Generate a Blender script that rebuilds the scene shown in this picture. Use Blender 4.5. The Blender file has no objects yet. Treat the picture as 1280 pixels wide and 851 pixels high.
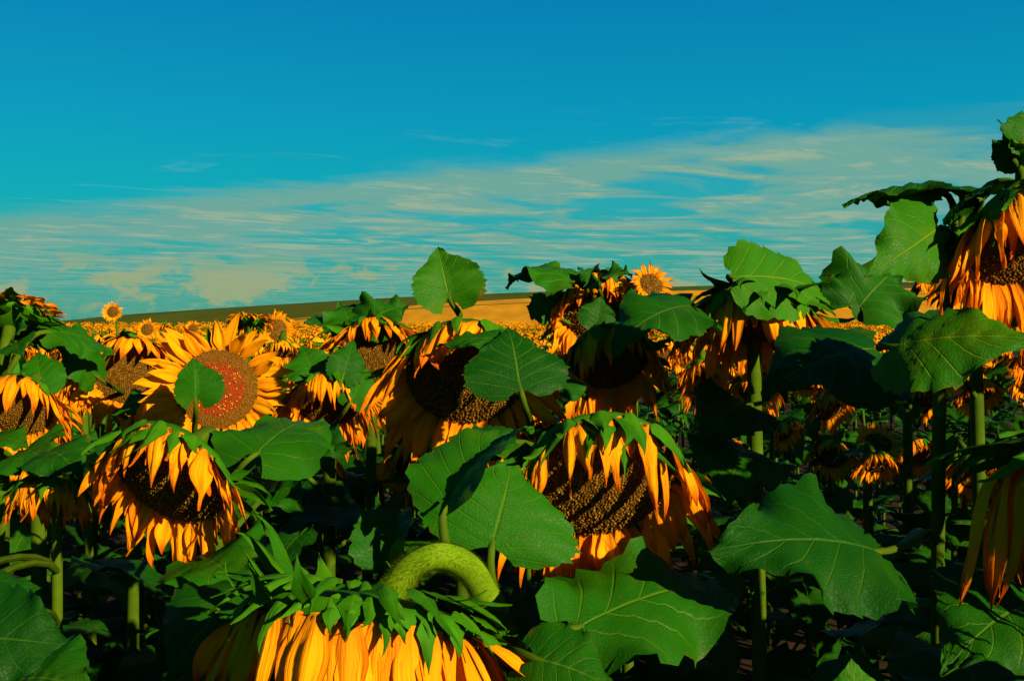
import bpy, math, random
import numpy as np

scene = bpy.context.scene
COL = scene.collection
rad = math.radians

# ------------------------------------------------------------------ camera
F = 1244.0                      # focal length in photo pixels (1280 wide), eye level at row 400
CAMZ = 1.5
cam_d = bpy.data.cameras.new("camera")
cam_d.sensor_width = 36.0
cam_d.lens = 36.0 * F / 1280.0
cam_d.shift_y = -25.5 / 1280.0
cam_d.clip_start = 0.05
cam_d.clip_end = 5000
cam = bpy.data.objects.new("camera", cam_d)
COL.objects.link(cam)
cam.location = (0, 0, CAMZ)
cam.rotation_euler = (rad(90), 0, 0)
scene.camera = cam

# ------------------------------------------------------------------ sun, sky, exposure
SUN_EL, SUN_AZ = 22.0, 136.0    # azimuth clockwise from +Y (camera looks along +Y): behind, to the right
to_sun = np.array([math.sin(rad(SUN_AZ)) * math.cos(rad(SUN_EL)), math.cos(rad(SUN_AZ)) * math.cos(rad(SUN_EL)), math.sin(rad(SUN_EL))])
sun_d = bpy.data.lights.new("sun", 'SUN')
sun_d.energy = 5.0
sun_d.angle = rad(0.53)
sun_d.color = (1.0, 0.87, 0.52)
sun = bpy.data.objects.new("sun", sun_d)
COL.objects.link(sun)
sun.rotation_euler = (rad(90 - SUN_EL), 0, rad(180 - SUN_AZ))
sun.location = (4, -4, 6)

scene.view_settings.view_transform = 'Standard'
scene.view_settings.look = 'None'
scene.view_settings.gamma = 1.0
scene.view_settings.exposure = 1.5
scene.view_settings.use_curve_mapping = False
scene.cycles.diffuse_bounces = 2
scene.cycles.max_bounces = 6
SKY_GAIN = 2 ** -1.5

world = bpy.data.worlds.new("World")
scene.world = world
world.use_nodes = True


class NT:
    """small helper to write node trees"""
    def __init__(self, tree):
        self.t = tree
        tree.nodes.clear()

    def n(self, typ, **kw):
        nd = self.t.nodes.new(typ)
        for k, v in kw.items():
            setattr(nd, k, v)
        return nd

    def link(self, a, b):
        self.t.links.new(a, b)

    def put(self, sock, v):
        if isinstance(v, bpy.types.NodeSocket):
            self.t.links.new(v, sock)
        elif v is not None:
            sock.default_value = v

    def m(self, op, a, b=None, c=None, clamp=False):
        nd = self.n('ShaderNodeMath', operation=op)
        nd.use_clamp = clamp
        for i, v in enumerate((a, b, c)):
            if v is not None:
                self.put(nd.inputs[i], v)
        return nd.outputs[0]

    def ss(self, v, lo, hi, a=0.0, b=1.0):
        nd = self.n('ShaderNodeMapRange', interpolation_type='SMOOTHSTEP')
        self.put(nd.inputs[0], v)
        for i, x in enumerate((lo, hi, a, b)):
            self.put(nd.inputs[i + 1], x)
        return nd.outputs[0]

    def mix(self, f, a, b, blend='MIX'):
        nd = self.n('ShaderNodeMix', data_type='RGBA', blend_type=blend)
        self.put(nd.inputs[0], f)
        self.put(nd.inputs[6], a if isinstance(a, bpy.types.NodeSocket) else (*a, 1))
        self.put(nd.inputs[7], b if isinstance(b, bpy.types.NodeSocket) else (*b, 1))
        return nd.outputs[2]

    def xyz(self, x, y, z):
        nd = self.n('ShaderNodeCombineXYZ')
        for i, v in enumerate((x, y, z)):
            self.put(nd.inputs[i], v)
        return nd.outputs[0]

    def sep(self, v):
        nd = self.n('ShaderNodeSeparateXYZ')
        self.link(v, nd.inputs[0])
        return nd.outputs

    def noise(self, vec, scale, detail=2.0, rough=0.5, dist=0.0):
        nd = self.n('ShaderNodeTexNoise')
        if vec is not None:
            self.link(vec, nd.inputs['Vector'])
        nd.inputs['Scale'].default_value = scale
        nd.inputs['Detail'].default_value = detail
        nd.inputs['Roughness'].default_value = rough
        nd.inputs['Distortion'].default_value = dist
        return nd.outputs[0]

    def ramp(self, v, stops):
        nd = self.n('ShaderNodeValToRGB')
        self.put(nd.inputs[0], v)
        e = nd.color_ramp.elements
        while len(e) < len(stops):
            e.new(0.5)
        for el, (p, c) in zip(e, stops):
            el.position = p
            el.color = (*c, 1)
        return nd.outputs[0]


def build_world():
    w = NT(world.node_tree)
    d = w.n('ShaderNodeTexCoord').outputs['Generated']
    x, y, z = w.sep(d)
    sky = w.n('ShaderNodeTexSky', sky_type='NISHITA', sun_disc=False)
    sky.sun_elevation = rad(SUN_EL)
    sky.sun_rotation = rad(SUN_AZ)
    sky.ozone_density = 3.0
    sk = w.mix(1.0, sky.outputs[0], (0.010, 0.085, 0.105), 'MULTIPLY')
    grad = w.ramp(z, [(0.0, (.05, .34, .22)), (0.05, (.02, .37, .28)), (0.12, (.0, .39, .42)),
                      (0.2, (.0, .31, .48)), (0.31, (.0, .215, .45)), (0.55, (.0, .11, .32)), (1.0, (.0, .04, .17))])
    base = w.mix(0.84, sk, grad)
    zc = w.m('MAXIMUM', z, 0.004)
    X = w.m('DIVIDE', x, zc)
    Y = w.m('DIVIDE', y, zc)
    # cloud deck: a flat layer whose near edge is a straight line, drawn out into long streaks
    plane = w.xyz(w.m('ADD', w.m('MULTIPLY', X, .85), w.m('MULTIPLY', Y, 0.10)), w.m('SUBTRACT', Y, w.m('MULTIPLY', X, 0.42)), 0.0)
    nbig = w.noise(plane, 0.42, 3, .5)
    nmid = w.noise(plane, .9, 5, .58, .9)
    nfin = w.noise(plane, 2.0, 4, .6, .8)
    q = w.m('SUBTRACT', z, w.m('ADD', w.m('MULTIPLY', y, 0.156), w.m('MULTIPLY', x, 0.105)))
    q = w.m('ADD', q, w.m('MULTIPLY', w.m('SUBTRACT', nmid, 0.5), 0.05))
    band = w.ss(q, 0.012, -0.010)
    low = w.ss(z, 0.0, 0.06, .35, 1.0)
    top = w.ss(q, -.075, -.005)
    dens = w.ss(w.m('ADD', w.m('ADD', w.m('MULTIPLY', nmid, .75), w.m('MULTIPLY', nbig, .5)), w.m('MULTIPLY', top, .08)), .535, .69)
    f = w.m('MULTIPLY', w.m('MULTIPLY', band, low), w.m('MULTIPLY_ADD', dens, .85, .10))
    base = w.mix(f, base, (.165, .39, .325))
    warm = w.m('MULTIPLY', w.ss(w.m('ADD', w.m('MULTIPLY', nfin, .45), w.m('MULTIPLY', nmid, .65)), .57, .67), w.m('MULTIPLY', band, low))
    base = w.mix(w.m('MULTIPLY', warm, .72), base, (.36, .46, .31))
    # small cumulus low over the ridge
    pv = w.xyz(w.m('MULTIPLY', x, 1.0), y, w.m('MULTIPLY', z, 2.2))
    pn = w.noise(pv, 17.0, 8, .62, .2)
    pb = w.noise(pv, 3.0, 2, .5)
    pm = w.m('MULTIPLY', w.ss(z, .0, .018), w.ss(z, .075, .035))
    puff = w.m('MULTIPLY', w.ss(w.m('ADD', w.m('MULTIPLY', pn, .75), w.m('MULTIPLY', pb, .3)), .535, .60), pm)
    base = w.mix(w.m('MULTIPLY', puff, .8), base, (.36, .40, .20))
    # thin wisps above the deck
    wn = w.noise(w.xyz(w.m('MULTIPLY', X, 1.1), w.m('MULTIPLY', Y, 1.5), 7.3), 1.0, 6, .6, .5)
    base = w.mix(w.m('MULTIPLY', w.m('MULTIPLY', w.ss(wn, .58, .75), w.ss(q, .05, .02)), .45), base, (.2, .45, .48))
    bg = w.n('ShaderNodeBackground')
    w.link(base, bg.inputs[0])
    bg.inputs[1].default_value = SKY_GAIN
    out = w.n('ShaderNodeOutputWorld')
    w.link(bg.outputs[0], out.inputs[0])


build_world()


# ------------------------------------------------------------------ materials
def new_mat(name):
    m = bpy.data.materials.new(name)
    m.use_nodes = True
    return m, NT(m.node_tree)


def finish(w, col, rough, spec, bump=None, bstr=0.3, bdist=0.002, trans=0.0, tcol=None):
    p = w.n('ShaderNodeBsdfPrincipled')
    w.put(p.inputs['Base Color'], col if isinstance(col, bpy.types.NodeSocket) else (*col, 1))
    w.put(p.inputs['Roughness'], rough)
    p.inputs['Specular IOR Level'].default_value = spec
    if bump is not None:
        b = w.n('ShaderNodeBump')
        b.inputs['Strength'].default_value = bstr
        b.inputs['Distance'].default_value = bdist
        w.link(bump, b.inputs['Height'])
        w.link(b.outputs[0], p.inputs['Normal'])
    sh = p.outputs[0]
    if trans:
        t = w.n('ShaderNodeBsdfTranslucent')
        tc = tcol if tcol is not None else col
        w.put(t.inputs['Color'], tc if isinstance(tc, bpy.types.NodeSocket) else (*tc, 1))
        mx = w.n('ShaderNodeMixShader')
        mx.inputs[0].default_value = trans
        w.link(sh, mx.inputs[1])
        w.link(t.outputs[0], mx.inputs[2])
        sh = mx.outputs[0]
    o = w.n('ShaderNodeOutputMaterial')
    w.link(sh, o.inputs[0])


def rnd(w):
    return w.n('ShaderNodeObjectInfo').outputs['Random']


def mat_leaf():
    m, w = new_mat("sunflower leaf")
    tc = w.n('ShaderNodeTexCoord')
    u, v, _ = w.sep(tc.outputs['UV'])
    ax = w.m('ABSOLUTE', w.m('MULTIPLY_ADD', u, 2.0, -1.0))
    midrib = w.ss(ax, 0.032, 0.010)
    ph = w.m('MULTIPLY', w.m('SUBTRACT', v, w.m('MULTIPLY', w.m('POWER', ax, .85), .30)), 6.5)
    tri = w.m('ABSOLUTE', w.m('SUBTRACT', w.m('FRACT', w.m('ADD', ph, 20.3)), .5))
    lat = w.m('MULTIPLY', w.ss(tri, .445, .492), w.ss(ax, 1.0, .55))
    vein = w.m('MAXIMUM', midrib, w.m('MULTIPLY', lat, .75), clamp=True)
    obj = tc.outputs['Object']
    vor = w.n('ShaderNodeTexVoronoi', feature='DISTANCE_TO_EDGE')
    w.link(obj, vor.inputs['Vector'])
    vor.inputs['Scale'].default_value = 230
    net = w.ss(vor.outputs[0], 0.0, .12)
    r = rnd(w)
    n1 = w.noise(obj, 18, 4, .6)
    c = w.mix(r, (.0012, .028, .0003), (.009, .066, .0004))
    c = w.mix(w.ss(n1, .42, .72, 0, .55), c, (.012, .054, .0005))
    c = w.mix(w.m('MULTIPLY', w.m('SUBTRACT', 1.0, net), .12), c, (.014, .062, .0006))
    c = w.mix(w.m('MULTIPLY', vein, .62), c, (.048, .098, .002))
    sp = w.noise(obj, 90, 2, .5)
    c = w.mix(w.m('MULTIPLY', w.ss(sp, .72, .76), .6), c, (.05, .03, .004))
    h = w.m('ADD', w.m('MULTIPLY', vein, .8), w.m('ADD', w.m('MULTIPLY', net, .14), w.m('MULTIPLY', w.noise(obj, 38, 4, .6), .7)))
    dry = w.m('MULTIPLY', w.ss(w.m('ADD', ax, w.m('MULTIPLY', w.m('SUBTRACT', w.noise(obj, 30, 5, .7), .5), 1.6)), 1.02, 1.25), .75)
    c = w.mix(dry, c, (.055, .040, .004))
    yel = w.m('MULTIPLY', w.ss(w.noise(obj, 9, 3, .6), .52, .70), w.m('MULTIPLY', r, .55))
    c = w.mix(yel, c, (.032, .068, .0005))
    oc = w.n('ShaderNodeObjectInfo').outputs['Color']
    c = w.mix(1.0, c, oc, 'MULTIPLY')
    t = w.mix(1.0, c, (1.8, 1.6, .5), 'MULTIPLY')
    finish(w, c, .5, .06, h, .5, .004, .15, t)
    return m


def mat_green(name, a, b, rough=.65, trans=.12):
    m, w = new_mat(name)
    tc = w.n('ShaderNodeTexCoord')
    u, v, _ = w.sep(tc.outputs['UV'])
    obj = tc.outputs['Object']
    n1 = w.noise(obj, 25, 4, .6)
    c = w.mix(rnd(w), a, b)
    c = w.mix(w.ss(n1, .4, .7, 0, .5), c, tuple(x * 1.5 for x in b))
    ax = w.m('ABSOLUTE', w.m('MULTIPLY_ADD', u, 2.0, -1.0))
    c = w.mix(w.ss(ax, .1, .0, 0, .2), c, (.075, .125, .004))
    st = w.noise(w.xyz(w.m('MULTIPLY', u, 14.0), w.m('MULTIPLY', v, 1.5), 0.0), 1.0, 3, .6)
    finish(w, c, rough, .04, st, .4, .002, trans)
    return m


def mat_petal(name, wilt):
    m, w = new_mat(name)
    tc = w.n('ShaderNodeTexCoord')
    u, v, _ = w.sep(tc.outputs['UV'])
    obj = tc.outputs['Object']
    r = rnd(w)
    st = w.noise(w.xyz(w.m('MULTIPLY', u, 9.0), w.m('MULTIPLY', v, 1.1), w.m('MULTIPLY', r, 40.0)), 1.0, 4, .6)
    n1 = w.noise(obj, 40, 3, .6)
    c = w.mix(r, (.66, .205, .0012), (.72, .275, .0016))
    c = w.mix(w.ss(v, .0, .35, .55, 0), c, (.54, .125, .0015))
    tip = w.ss(w.m('ADD', v, w.m('MULTIPLY', w.m('SUBTRACT', n1, .5), .6)), .98 - .42 * wilt, 1.22 - .24 * wilt)
    c = w.mix(w.m('MULTIPLY', tip, .90), c, (.42, .052, .0015))
    ax = w.m('ABSOLUTE', w.m('MULTIPLY_ADD', u, 2.0, -1.0))
    edge = w.m('MULTIPLY', w.ss(ax, .72, 1.0), .45 * wilt)
    c = w.mix(edge, c, (.40, .065, .0015))
    c = w.mix(w.ss(st, .48, .75, 0, .32), c, (.56, .140, .001))
    hue = w.m('FRACT', w.m('MULTIPLY', r, 7.31))
    c = w.mix(w.ss(hue, .62, 1.0, 0, .55 * wilt), c, (.46, .085, .002))
    fine = w.noise(w.xyz(w.m('MULTIPLY', u, 26.0), w.m('MULTIPLY', v, 2.0), w.m('MULTIPLY', r, 17.0)), 1.0, 3, .6)
    c = w.mix(w.ss(fine, .52, .74, 0, .25), c, (.50, .110, .001))
    finish(w, c, .65, .03, w.m('ADD', st, w.m('MULTIPLY', fine, .8)), .9, .0022, .30, w.mix(1.0, c, (1.1, .9, .5), 'MULTIPLY'))
    return m


def mat_florets():
    m, w = new_mat("floret")
    a = w.n('ShaderNodeVertexColor', layer_name="Col").outputs[0]
    tc = w.n('ShaderNodeTexCoord')
    n1 = w.noise(tc.outputs['Object'], 400, 2, .5)
    c = w.mix(w.ss(n1, .35, .7, 0, .5), a, w.mix(1.0, a, (.45, .42, .4), 'MULTIPLY'))
    finish(w, c, .8, .05)
    return m


def mat_plain(name, a, b, scale, rough=.9, bstr=.4, bdist=.01):
    m, w = new_mat(name)
    tc = w.n('ShaderNodeTexCoord')
    n1 = w.noise(tc.outputs['Object'], scale, 6, .65)
    finish(w, w.mix(w.ss(n1, .35, .68), a, b), rough, .05, n1, bstr, bdist)
    return m


def mat_field(name, a, b, c3, sx, sy):
    """far crop: stretched noise along the drilling lines"""
    m, w = new_mat(name)
    tc = w.n('ShaderNodeTexCoord')
    x, y, z = w.sep(tc.outputs['Object'])
    n1 = w.noise(w.xyz(w.m('MULTIPLY', x, sx), w.m('MULTIPLY', y, sy), 0.0), 1.0, 5, .6)
    n2 = w.noise(tc.outputs['Object'], .25, 5, .7)
    c = w.mix(w.ss(n1, .38, .64), a, b)
    c = w.mix(w.ss(n2, .48, .66, 0, .7), c, c3)
    finish(w, c, .95, .03, n2, .6, .4)
    return m


M = dict(
    leaf=mat_leaf(),
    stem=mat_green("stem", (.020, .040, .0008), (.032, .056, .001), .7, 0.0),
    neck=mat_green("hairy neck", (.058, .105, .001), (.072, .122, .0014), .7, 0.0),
    bract=mat_green("bract", (.010, .062, .0008), (.024, .090, .001)),
    petal=mat_petal("wilted ray petal", 1.0),
    fresh=mat_petal("fresh ray petal", .15),
    floret=mat_florets(),
    disc=mat_plain("seed disc", (.06, .024, .002), (.10, .042, .004), 120, bstr=.5, bdist=.002),
    soil=mat_plain("soil", (.012, .007, .003), (.026, .015, .007), 6),
    green_far=mat_field("green crop", (.036, .042, .0008), (.050, .056, .0008), (.042, .050, .0008), .02, .006),
    dark_far=mat_field("dark green verge", (.022, .040, .001), (.036, .056, .001), (.03, .04, .001), .05, .02),
    gold_far=mat_field("ripe crop", (.34, .140, .002), (.45, .195, .003), (.25, .110, .002), .06, .012),
    hair=mat_green("stem hair", (.10, .13, .004), (.12, .15, .006), .7, .3),
)


# ------------------------------------------------------------------ geometry helpers
def V(*a):
    return np.array(a, dtype=float)


def nrm(v):
    return v / (np.linalg.norm(v) + 1e-12)


def at(u, v, d):
    """a point d metres in front of the lens plane on the sight line of photo pixel (u, v)"""
    return V((u - 640.0) / F * d, d, CAMZ - (v - 400.0) / F * d)


WPOS = {}


def mesh_data(name, verts, faces, uvs=None, mats=(), cols=None, smooth=True):
    me = bpy.data.meshes.new(name)
    me.from_pydata([tuple(map(float, p)) for p in verts], [], faces)
    for mt in mats:
        me.materials.append(mt)
    if uvs is not None:
        ul = me.uv_layers.new(name="UVMap")
        idx = np.empty(len(me.loops), dtype=np.int32)
        me.loops.foreach_get('vertex_index', idx)
        ul.data.foreach_set('uv', np.asarray(uvs, dtype=np.float32)[idx].ravel())
    if cols is not None:
        ca = me.color_attributes.new("Col", 'FLOAT_COLOR', 'POINT')
        ca.data.foreach_set('color', np.asarray(cols, dtype=np.float32).ravel())
    if smooth:
        me.polygons.foreach_set('use_smooth', np.ones(len(me.polygons), dtype=bool))
    me.update()
    return me


def link(name, data, parent, wpos):
    o = bpy.data.objects.new(name, data)
    COL.objects.link(o)
    wpos = np.asarray(wpos, dtype=float)
    if parent is not None:
        o.parent = parent
        o.location = tuple(wpos - WPOS[parent.name])
    else:
        o.location = tuple(wpos)
    WPOS[o.name] = wpos
    return o


def part(name, geo, mat, parent, origin, **kw):
    v, f, uv = geo
    return link(name, mesh_data(name, np.asarray(v) - origin, f, uv, [mat], **kw), parent, origin)


def tag(o, label=None, cat=None, group=None, kind=None):
    for k, val in (('label', label), ('category', cat), ('group', group), ('kind', kind)):
        if val:
            o[k] = val
    return o


def join(geos):
    vs, fs, us, k = [], [], [], 0
    for v, f, u in geos:
        vs.append(np.asarray(v))
        us.append(np.asarray(u))
        fs += [tuple(i + k for i in q) for q in f]
        k += len(v)
    return np.concatenate(vs), fs, np.concatenate(us)


def grid_faces(nr, nc, k=0):
    return [(k + i * nc + j, k + i * nc + j + 1, k + (i + 1) * nc + j + 1, k + (i + 1) * nc + j)
            for i in range(nr - 1) for j in range(nc - 1)]


def tube(pts, radii, k=8, cap=False):
    pts = [np.asarray(p, dtype=float) for p in pts]
    n = len(pts)
    vs, us = [], []
    ref = V(1, 0.3, 0.1)
    for i, p in enumerate(pts):
        d = nrm(pts[min(i + 1, n - 1)] - pts[max(i - 1, 0)])
        a = nrm(ref - d * ref.dot(d))
        b = np.cross(d, a)
        ref = a
        r = radii[i] if hasattr(radii, '__len__') else radii
        for j in range(k + 1):
            th = 2 * math.pi * j / k
            rr = r * (1 + .05 * math.cos(3 * th + 1))
            vs.append(p + rr * (math.cos(th) * a + math.sin(th) * b))
            us.append((j / k * .5 + .5, i / max(1, n - 1)))
    fs = grid_faces(n, k + 1)
    return np.array(vs), fs, us


def bez(p0, p1, p2, p3, n):
    t = np.linspace(0, 1, n)[:, None]
    return ((1 - t) ** 3) * p0 + 3 * ((1 - t) ** 2) * t * p1 + 3 * (1 - t) * t * t * p2 + t ** 3 * p3


def catmull(P, n=8):
    P = [2 * P[0] - P[1]] + list(P) + [2 * P[-1] - P[-2]]
    out = []
    for i in range(1, len(P) - 2):
        a, b, c, d = P[i - 1:i + 3]
        for k in range(n):
            t = k / n
            out.append(.5 * (2 * b + (c - a) * t + (2 * a - 5 * b + 4 * c - d) * t * t + (3 * b - a - 3 * c + d) * t ** 3))
    out.append(P[-2])
    return out


DOWN = V(0, 0, -1)


def petal_w(t):
    return min(1.0, .45 + 1.9 * t) * (1 - max(0.0, (t - .34) / .66) ** 1.75) + .012


def bract_w(t):
    return min(1.0, .45 + 2.2 * t) * (1.0 if t < .25 else ((1 - t) / .75) ** 1.15) + .01


def strip(rng, p0, d0, w0, L, W, prof, bend, cup=.25, twist=0.0, crease=.08, curl=0.0, crinkle=.0, ns=11, nc=6, knee=.0):
    """one ray petal or bract: a creased blade that starts at p0 along d0 and sags with gravity"""
    pos = np.array(p0, dtype=float)
    d = nrm(np.array(d0, dtype=float))
    w = nrm(w0 - d * np.dot(w0, d))
    vs, us = [], []
    ph, ph2 = rng.random() * 6.28, rng.random() * 6.28
    side = V(rng.gauss(0, 1), rng.gauss(0, 1), rng.gauss(0, .5)) * .35
    kn = rng.uniform(.05, .3)
    shrink = crinkle * rng.uniform(.3, 1.6)
    asym = rng.gauss(0, .5) * min(1, crinkle * 5)
    for i in range(ns + 1):
        t = i / ns
        nn = np.cross(w, d)
        half = W * prof(t) * (1 - shrink * t * 1.2) * (1 + .9 * crinkle * math.sin(9 * t + ph2))
        cu = cup * (1 + crinkle * 4.0 * t * t)
        for j in range(nc + 1):
            s = -1 + 2 * j / nc
            z = -cu * half * s * abs(s) ** .6 * (math.copysign(1, s) + asym * .8)
            z += crease * half * math.cos(s * math.pi * 2.0 + ph * .15) * min(1, t * 4)
            z += crinkle * W * (.55 * math.sin(8 * t + ph + 2.6 * s) + .35 * math.sin(15 * t + ph2 - 4 * s)) * t
            vs.append(pos + w * half * s * (1 - .3 * min(1, cu) * s * s) + nn * z)
            us.append(((s + 1) / 2, t))
        f = (.55 + 1.0 * t) + knee * math.exp(-((t - kn) / .1) ** 2) * 3
        d = nrm(d + DOWN * bend * f / ns + side * curl * max(0, t - .4) * 3.2 / ns + nn * (crinkle * 2.2 * math.sin(6 * t + ph)) / ns)
        a = twist * (.3 + 1.4 * t) / ns
        w = nrm(w - d * w.dot(d))
        w = w * math.cos(a) + np.cross(d, w) * math.sin(a)
        pos = pos + d * (L / ns)
    return np.array(vs), grid_faces(ns + 1, nc + 1), us


def leaf_geo(rng, W=.42, droop=.6, fold=.25, wave=.04, cup=.1, twist=0.0, lobe=.2, ns=34, nt=10, quilt=.017, curl=0.0):
    """a toothed heart-shaped blade of unit length along +X, normal +Z"""
    vs, us = [], []
    px, pz = 0.0, 0.0
    ph = rng.random() * 6.28
    skew = rng.uniform(-.05, .05)
    for i in range(ns + 1):
        s = i / ns
        th = droop * (s - .35) + curl * max(0, s - .6) * 2
        if i:
            px += math.cos(th) / ns
            pz -= math.sin(th) / ns
        hw = W * math.sin(math.pi * min(1, s * .985 + .012) ** .56) ** .85
        hw *= 1 - .50 * max(0.0, (s - .50) / .50)
        for j in range(nt + 1):
            t = -1 + 2 * j / nt
            e = abs(t)
            h = hw
            if j in (0, nt):
                h *= 1 + (.035 if i % 2 else -.02) + .03 * math.sin(ns * s * 1.7 + ph)
            y = h * t * (1 + skew * math.copysign(1, t))
            back = lobe * W * 2 * e ** 1.6 * (1 - s) ** 3.5
            tooth = -.016 * (1 if j in (0, nt) and i % 2 else 0)
            zz = abs(y) * math.tan(fold) - cup * 2 * hw * t * t
            zz += quilt * math.cos(2 * math.pi * ((s - .3 * e ** .85) * 6.5)) * min(1, e * 3) * (1 - e * .5)
            zz += wave * e * e * math.sin(2 * math.pi * (s * 2.3) + ph + (1.7 if t > 0 else 0))
            zz += wave * .5 * e ** 3 * math.sin(2 * math.pi * s * 5.1 + 2 * ph + t)
            X = px - back * math.cos(th) + math.sin(th) * zz + tooth
            Z = pz + back * math.sin(th) + math.cos(th) * zz
            a = twist * s
            vs.append((X, y * math.cos(a) - Z * math.sin(a), y * math.sin(a) + Z * math.cos(a)))
            us.append(((t + 1) / 2, s))
    v = np.array(vs)
    return v, grid_faces(ns + 1, nt + 1), us


def place_leaf(geo, nt, base, tip, hint):
    """turn and scale a unit blade so that its midrib runs from base to tip, upper side towards hint"""
    v, f, u = geo
    mid = nt // 2
    nrow = len(v) // (nt + 1)
    a, b = v[mid], v[(nrow - 1) * (nt + 1) + mid]
    cl = b - a
    def frame(x, z):
        x = nrm(x)
        z = nrm(z - x * x.dot(z))
        return np.stack([x, np.cross(z, x), z], axis=1)
    Rl, Rw = frame(cl, V(0, 0, 1)), frame(tip - base, np.asarray(hint, dtype=float))
    s = np.linalg.norm(tip - base) / np.linalg.norm(cl)
    return (v - a) @ (Rw @ Rl.T).T * s + base, f, u


# ------------------------------------------------------------------ terrain
def curve(pts):
    xs, ys = zip(*pts)
    return lambda u: float(np.interp(u, xs, ys))


US = np.linspace(-1500, 2800, 130)


def sheet(name, rows, mat, lift=0.0):
    """rows: list of (distance, function of bearing -> apparent row); a strip of hillside"""
    vs = []
    for d, fn in rows:
        for u in US:
            p = at(u, fn(u), d)
            p[2] += lift
            vs.append(p)
    o = link(name, mesh_data(name, vs, grid_faces(len(rows), len(US)), None, [mat]), None, V(0, 0, 0))
    tag(o, kind='structure')
    return o


ridge = curve([(-1500, 432), (-300, 418), (0, 406), (80, 401), (150, 393.5), (300, 383.5), (400, 377.5), (500, 371.5), (640, 366), (850, 358), (1050, 353.5), (1280, 351), (2800, 345)])
verge = curve([(-1500, 432.6), (-300, 418.5), (0, 406.6), (80, 401.8), (300, 384.5), (400, 379.3), (500, 375), (640, 370), (850, 361.5), (1050, 357.5), (1280, 355), (2800, 350)])
gold1 = curve([(-1500, 434), (0, 412), (260, 405.5), (388, 396.5), (520, 381), (640, 374), (850, 363), (1050, 361), (1280, 359), (2800, 355)])
line1 = curve([(-1500, 434.6), (0, 412.6), (260, 406), (388, 397.3), (500, 386.5), (560, 382.5), (850, 370), (1280, 366), (2800, 361)])
line2 = curve([(-1500, 435.4), (0, 413.4), (260, 407), (388, 398.8), (500, 387.7), (560, 383.4), (850, 370.6), (1280, 366.5), (2800, 361.5)])
foot = curve([(-1500, 440), (0, 420), (400, 414), (800, 405), (1280, 400), (2800, 398)])


def flat_row(d, z):
    return d, (lambda u: 400 + (CAMZ - z) * F / d)


sheet('ripe_field', [(300, foot), (430, line2)], M['gold_far'])
sheet('field_boundary_path', [(430, line2), (436, line1)], M['dark_far'])
sheet('stubble_field', [(436, line1), (520, gold1)], M['gold_far'])
sheet('green_hillside', [(520, gold1), (660, verge)], M['green_far'])
sheet('hill_crest', [(660, verge), (700, ridge), (1500, lambda u: ridge(u) + 8)], M['dark_far'])
sheet('valley', [flat_row(60, 0.0), flat_row(110, -2.5), (300, foot)], M['green_far'])
tag(link('soil_field', mesh_data('soil_field', [(-60, -12, 0), (60, -12, 0), (100, 61, 0), (-100, 61, 0)], [(0, 1, 2, 3)], None, [M['soil']]), None, V(0, 0, 0)), kind='structure')


# ------------------------------------------------------------------ sunflower builder
def head_frame(n):
    n = nrm(np.asarray(n, dtype=float))
    up = V(0, 0, 1) if abs(n[2]) < .98 else V(0, 1, 0)
    u = nrm(up - n * up.dot(n))
    r = np.cross(u, n)
    return n, r, u


def receptacle(c, n, R, depth=.36, k=26):
    """green back of the head, rim and seat of the seeds"""
    n, r, u = head_frame(n)
    prof = [(.12, -depth), (.35, -depth * .93), (.65, -depth * .72), (.86, -depth * .42), (.97, -.12), (.985, .0), (.95, .05)]
    vs, us = [], []
    for i, (a, h) in enumerate(prof):
        for j in range(k + 1):
            th = 2 * math.pi * j / k
            vs.append(c + R * a * (math.cos(th) * r + math.sin(th) * u) + n * h * R)
            us.append((.8, i / 6))
    return np.array(vs), grid_faces(len(prof), k + 1), us


def seed_disc(c, n, R, bulge, k=26):
    n, r, u = head_frame(n)
    vs, us = [], []
    for i in range(7):
        a = 1.0 - i / 6.2
        for j in range(k + 1):
            th = 2 * math.pi * j / k
            vs.append(c + R * a * (math.cos(th) * r + math.sin(th) * u) + n * R * (.03 + bulge * (1 - a * a)))
            us.append((.8, a))
    return np.array(vs), grid_faces(7, k + 1), us


def florets(rng, c, n, R, bulge, count, palette):
    """hundreds of small florets set in the sunflower spiral"""
    n, r, u = head_frame(n)
    vs, fs, cs = [], [], []
    g = math.pi * (3 - 5 ** .5)
    for i in range(count):
        a = math.sqrt((i + .5) / count)
        th = i * g + rng.gauss(0, .02)
        o = math.cos(th) * r + math.sin(th) * u
        t = -math.sin(th) * r + math.cos(th) * u
        p = c + R * a * o + n * R * (.03 + bulge * (1 - a * a))
        ax = nrm(n + o * .5 * a)
        sz = R * 1.0 / math.sqrt(count) * rng.uniform(.75, 1.0)
        hh = sz * rng.uniform(.3, 1.5)
        col = palette(a, rng)
        k = len(vs)
        e = nrm(np.cross(t, ax))
        for m_, q in ((1, 0), (0, 1), (-1, 0), (0, -1)):
            vs.append(p + (t * m_ + e * q) * sz * .95)
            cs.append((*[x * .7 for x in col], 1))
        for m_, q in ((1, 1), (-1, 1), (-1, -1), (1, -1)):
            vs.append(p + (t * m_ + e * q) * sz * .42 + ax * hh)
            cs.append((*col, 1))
        for a0 in range(4):
            b0 = (a0 + 1) % 4
            fs.append((k + a0, k + b0, k + 4 + a0))
            fs.append((k + b0, k + 4 + b0, k + 4 + a0))
        fs.append((k + 4, k + 5, k + 6, k + 7))
    return vs, fs, cs


def pal_seed(a, rng):
    f = rng.uniform(.45, 1.3)
    b = (.13, .054, .003) if rng.random() < .7 else (.19, .090, .006)
    return tuple(x * f for x in b)


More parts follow.
